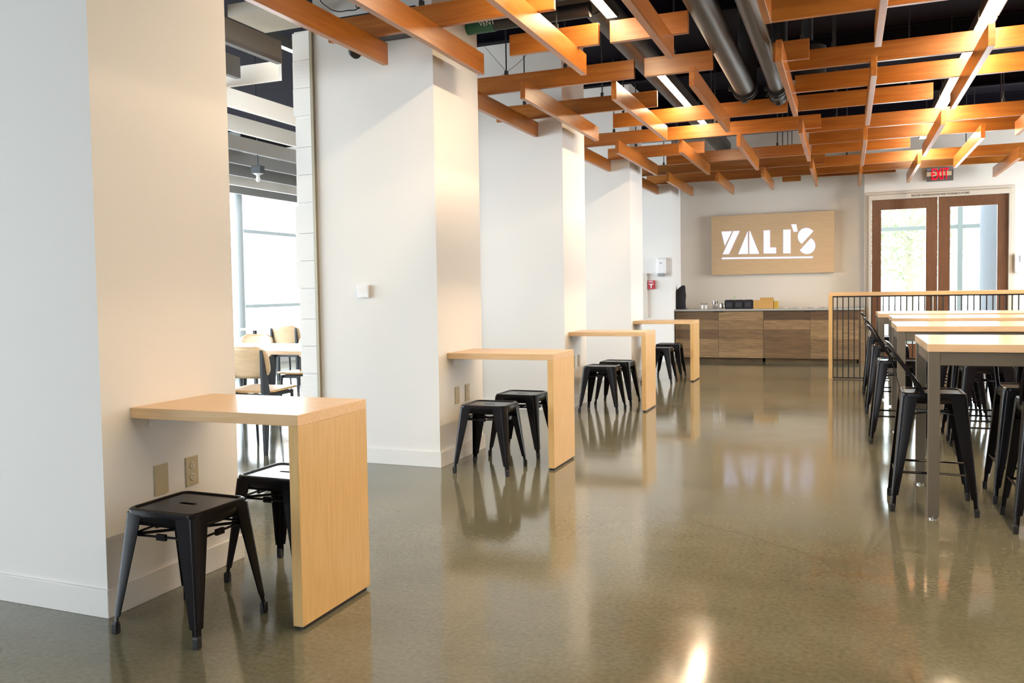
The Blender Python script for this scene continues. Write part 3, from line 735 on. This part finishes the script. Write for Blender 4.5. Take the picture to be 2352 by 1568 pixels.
MB().lathe([(.028, 0), (.032, .01), (.03, .05), (.024, .08), (.027, .09)], 0, 0, 20).build('cup', CHROME, o, smooth=True)
MB().tube([(.028, 0, .075), (.052, 0, .07), (.05, 0, .03), (.03, 0, .02)], .004).build('handle', CHROME, o, smooth=True)
for k, w_ in enumerate(('left', 'middle', 'right')):
    x = .80+k*.142
    t = on_counter('fabric_bin', x, 14.66, '%s one of three black fabric bins on the counter' % w_, 'bin', 'black fabric bins')
    mb = MB(); mb.loft([rsq2 for rsq2 in [[(a*h_, b*h_*.95, z) for a, b in ((-1, -1), (0, -1.03), (1, -1), (1.03, 0), (1, 1), (0, 1.03), (-1, 1), (-1.03, 0))] for h_, z in ((.062, 0), (.067, .01), (.069, .11), (.066, .135), (.055, .142))]])
    mb.build('bin_body', FELT, t, bevel=.004)
    B(-.045, .045, -.0725, -.070, .03, .10).build('label_panel', CHARC, t)
o = on_counter('small_plant_sprig', .87, 14.70, 'tiny green sprig sticking up behind the black bins', 'plant')
MB().tube([(0, 0, 0), (0, 0, .12), (.008, 0, .20)], [.003, .003, .012], 6).build('stem', LEAF, o)
t = on_counter('cardboard_box', 1.312, 14.68, 'open brown cardboard box on the counter right of the black bins', 'box')
mb = MB(); W2 = .145
mb.box(-W2, W2, -.09, -.086, 0, .13); mb.box(-W2, W2, .086, .09, 0, .13); mb.box(-W2, -W2+.004, -.086, .086, 0, .13); mb.box(W2-.004, W2, -.086, .086, 0, .13); mb.box(-W2+.004, W2-.004, -.086, .086, 0, .004)
mb.build('carton', KRAFT, t)
B(-.10, .10, .092, .096, .11, .17).build('flap', KRAFT, t, loc=(.04, 0, 0)); B(-.012, .05, -.06, .06, 0, .115).build('side_flap', mat('ochre_card', (.5, .34, .05), .8), t, loc=(.165, 0, 0))
for k in range(9):
    x = 1.55+k*.105+random.uniform(-.02, .02)
    o = B(-.02, .02, -.02, .02, 0, .01).build('condiment_packet', PLASTW if k % 2 else GREYP, loc=(x, 14.70+.02*(k % 2), .8245)); tag(o, 'small flat condiment packet lying in a row on the countertop', 'packet', 'packets along the countertop')

# ------------------------------------------------------------------ wall devices at the far end
t = empty('fire_alarm_pull', (-.356, 14.3, 1.228), 'red fire alarm pull station on the narrow white wall', 'fire alarm')
B(-.055, .055, -.045, -.0005, -.07, .07).build('body', RED, t, bevel=.004)
text_mesh('lettering', 'FIRE', .03, PLASTW, t, (-.035, -.0465, .035), (PI/2, 0, 0), width=.07, depth=.001)
mb = MB(); mb.box(-.035, .035, -.052, -.045, .0, .014); mb.box(-.008, .008, -.052, -.045, -.05, .0); mb.build('pull_bar', PLASTW, t)
t = empty('soap_dispenser', (-.19, 14.3, 1.50), 'white sanitizer dispenser above the red fire alarm', 'dispenser')
B(-.068, .068, -.11, -.0005, -.10, .145).build('body', PLASTW, t, bevel=.02); B(-.06, .06, -.10, -.002, -.14, -.1005).build('nozzle', GREYP, t, bevel=.012); B(-.018, .018, -.1115, -.109, .06, .075).build('logo_plate', GREYP, t)
t = empty('soap_dispenser', (4.74, 14.83, 1.43), 'white sanitizer dispenser on the wall right of the double door', 'dispenser')
B(-.052, .052, -.11, .019, -.13, .14).build('body', PLASTW, t, bevel=.02); B(-.014, .014, -.1115, -.109, .02, .11).build('sight_window', GREYP, t, bevel=.004)
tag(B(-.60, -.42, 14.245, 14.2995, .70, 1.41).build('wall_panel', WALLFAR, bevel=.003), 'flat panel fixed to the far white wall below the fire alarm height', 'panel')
t = empty('exit_sign', (3.746, 14.85, 2.755), 'red lettered EXIT sign above the double door', 'exit sign')
B(-.175, .175, -.05, -.0005, .06, .10).build('housing', GREYP, t, bevel=.004)
B(-.172, .172, -.045, -.035, -.097, .06).build('face_plate', mat('exit_plate_grey', (.14, .12, .11), .3), t)
B(-.17, .15, -.0465, -.0455, -.02, .045).build('lit_band', mat('exit_glow_cream', (.80, .66, .42), .5), t)  # lit part of the plate, its glow painted in cream
text_mesh('exit_lettering', 'EXIT', .15, EXITL, t, (-.105, -.052, -.072), (PI/2, 0, 0), width=.22, depth=.006, height=.16, label='glowing red EXIT letters')
tag(B(1.0, 1.5, 14.9, 15.09, 2.93, 3.2).build('air_vent_box', PIPE, bevel=.01), 'grey vent box at the top of the sign wall behind the slats', 'vent')

# ------------------------------------------------------------------ dining room furniture
def make_dining_chair():
    t = empty('plywood_chair', (0, 0, 0), '', 'chair')   # faces +y
    def plate(w0, w1, y0, z0, y1, z1, bow, r=.05):
        mb = MB(); nx = 12; nz = 8; top = []; 
        for iz in range(nz+1):
            v = iz/nz
            wv = w0+(w1-w0)*v; e = min(v, 1-v)*abs(math.hypot(y1-y0, z1-z0)); rr = r
            shr = rr-math.sqrt(max(rr*rr-(rr-min(e, rr))**2, 0))
            row = []
            for ix in range(nx+1):
                u = -1+2*ix/nx; xx = u*(wv-shr)
                row.append((xx, y0+(y1-y0)*v+bow[0]*(u*u), z0+(z1-z0)*v+bow[1]*(u*u)))
            top.append([mb.bm.verts.new(p) for p in row])
        for iz in range(nz):
            for ix in range(nx): mb.bm.faces.new((top[iz][ix], top[iz][ix+1], top[iz+1][ix+1], top[iz+1][ix]))
        return mb
    plate(.20, .215, -.19, .455, .21, .465, (0, .006)).build('seat', SEATPLY, t, smooth=True, solid=.012)
    plate(.215, .205, -.222, .565, -.265, .80, (.03, 0), .085).build('backrest', PLY, t, smooth=True, solid=.011)
    for s in (-1, 1):
        x = s*.168
        mb = MB(); P = [(-.262, .775), (-.255, .775), (-.165, .45), (-.215, .0), (-.245, .0), (-.258, .45)]
        mb.loft([[(x-.013, y, z) for y, z in P], [(x+.013, y, z) for y, z in P]]); mb.build('rear_leg', CHARC, t, bevel=.003)
        MB().tube([(s*.165, .16, .44), (s*.175, .20, .0)], [.013, .010], 10).build('front_leg', CHARC, t, smooth=True)
    mb = MB(); 
    for s in (-1, 1): mb.box(s*.16-.012, s*.16+.012, -.2, .18, .42, .446)
    mb.box(-.16, .16, -.20, -.17, .42, .446); mb.box(-.16, .16, .14, .165, .42, .446); mb.build('seat_frame', CHARC, t, bevel=.002)
    return t
dch = make_dining_chair(); DG = 'plywood chairs in the dining room'
for i, (x, y, rz, lb) in enumerate([(-1.60, 5.60, 0.06, 'light plywood chair with black tapered legs, nearest in the opening'),
        (-2.76, 6.88, PI-.05, 'plywood chair across the white table with only its rounded top showing'),
        (-2.06, 6.92, PI+.05, 'plywood chair across the table, cut off by the plank wall end'),
        (-3.76, 9.25, .08, 'plywood chair with its back to the camera, beyond the white table'),
        (-2.45, 5.75, .05, 'plywood chair beside the nearest one, mostly hidden by the first pillar')]):
    place(dch, i > 0, (x, y, 0), rz, lb, DG, 'chair')
def dining_table(x0, x1, y0, y1, lb):
    t = empty('dining_table', (0, 0, 0), lb, 'table', 'dining room tables')
    B(x0, x1, y0, y1, .715, .745).build('tabletop', MAPLEP, t, bevel=.003)
    for X in (x0+.12, x1-.16):
        for Y in (y0+.1, y1-.14): B(X, X+.04, Y, Y+.04, 0, .714).build('leg', CHARC, t, bevel=.002)
dining_table(-3.2, -1.16, 5.72, 6.62, 'white topped dining table seen through the opening')
dining_table(-4.8, -1.6, 9.55, 10.3, 'farther dining table seen beyond the plywood chairs')
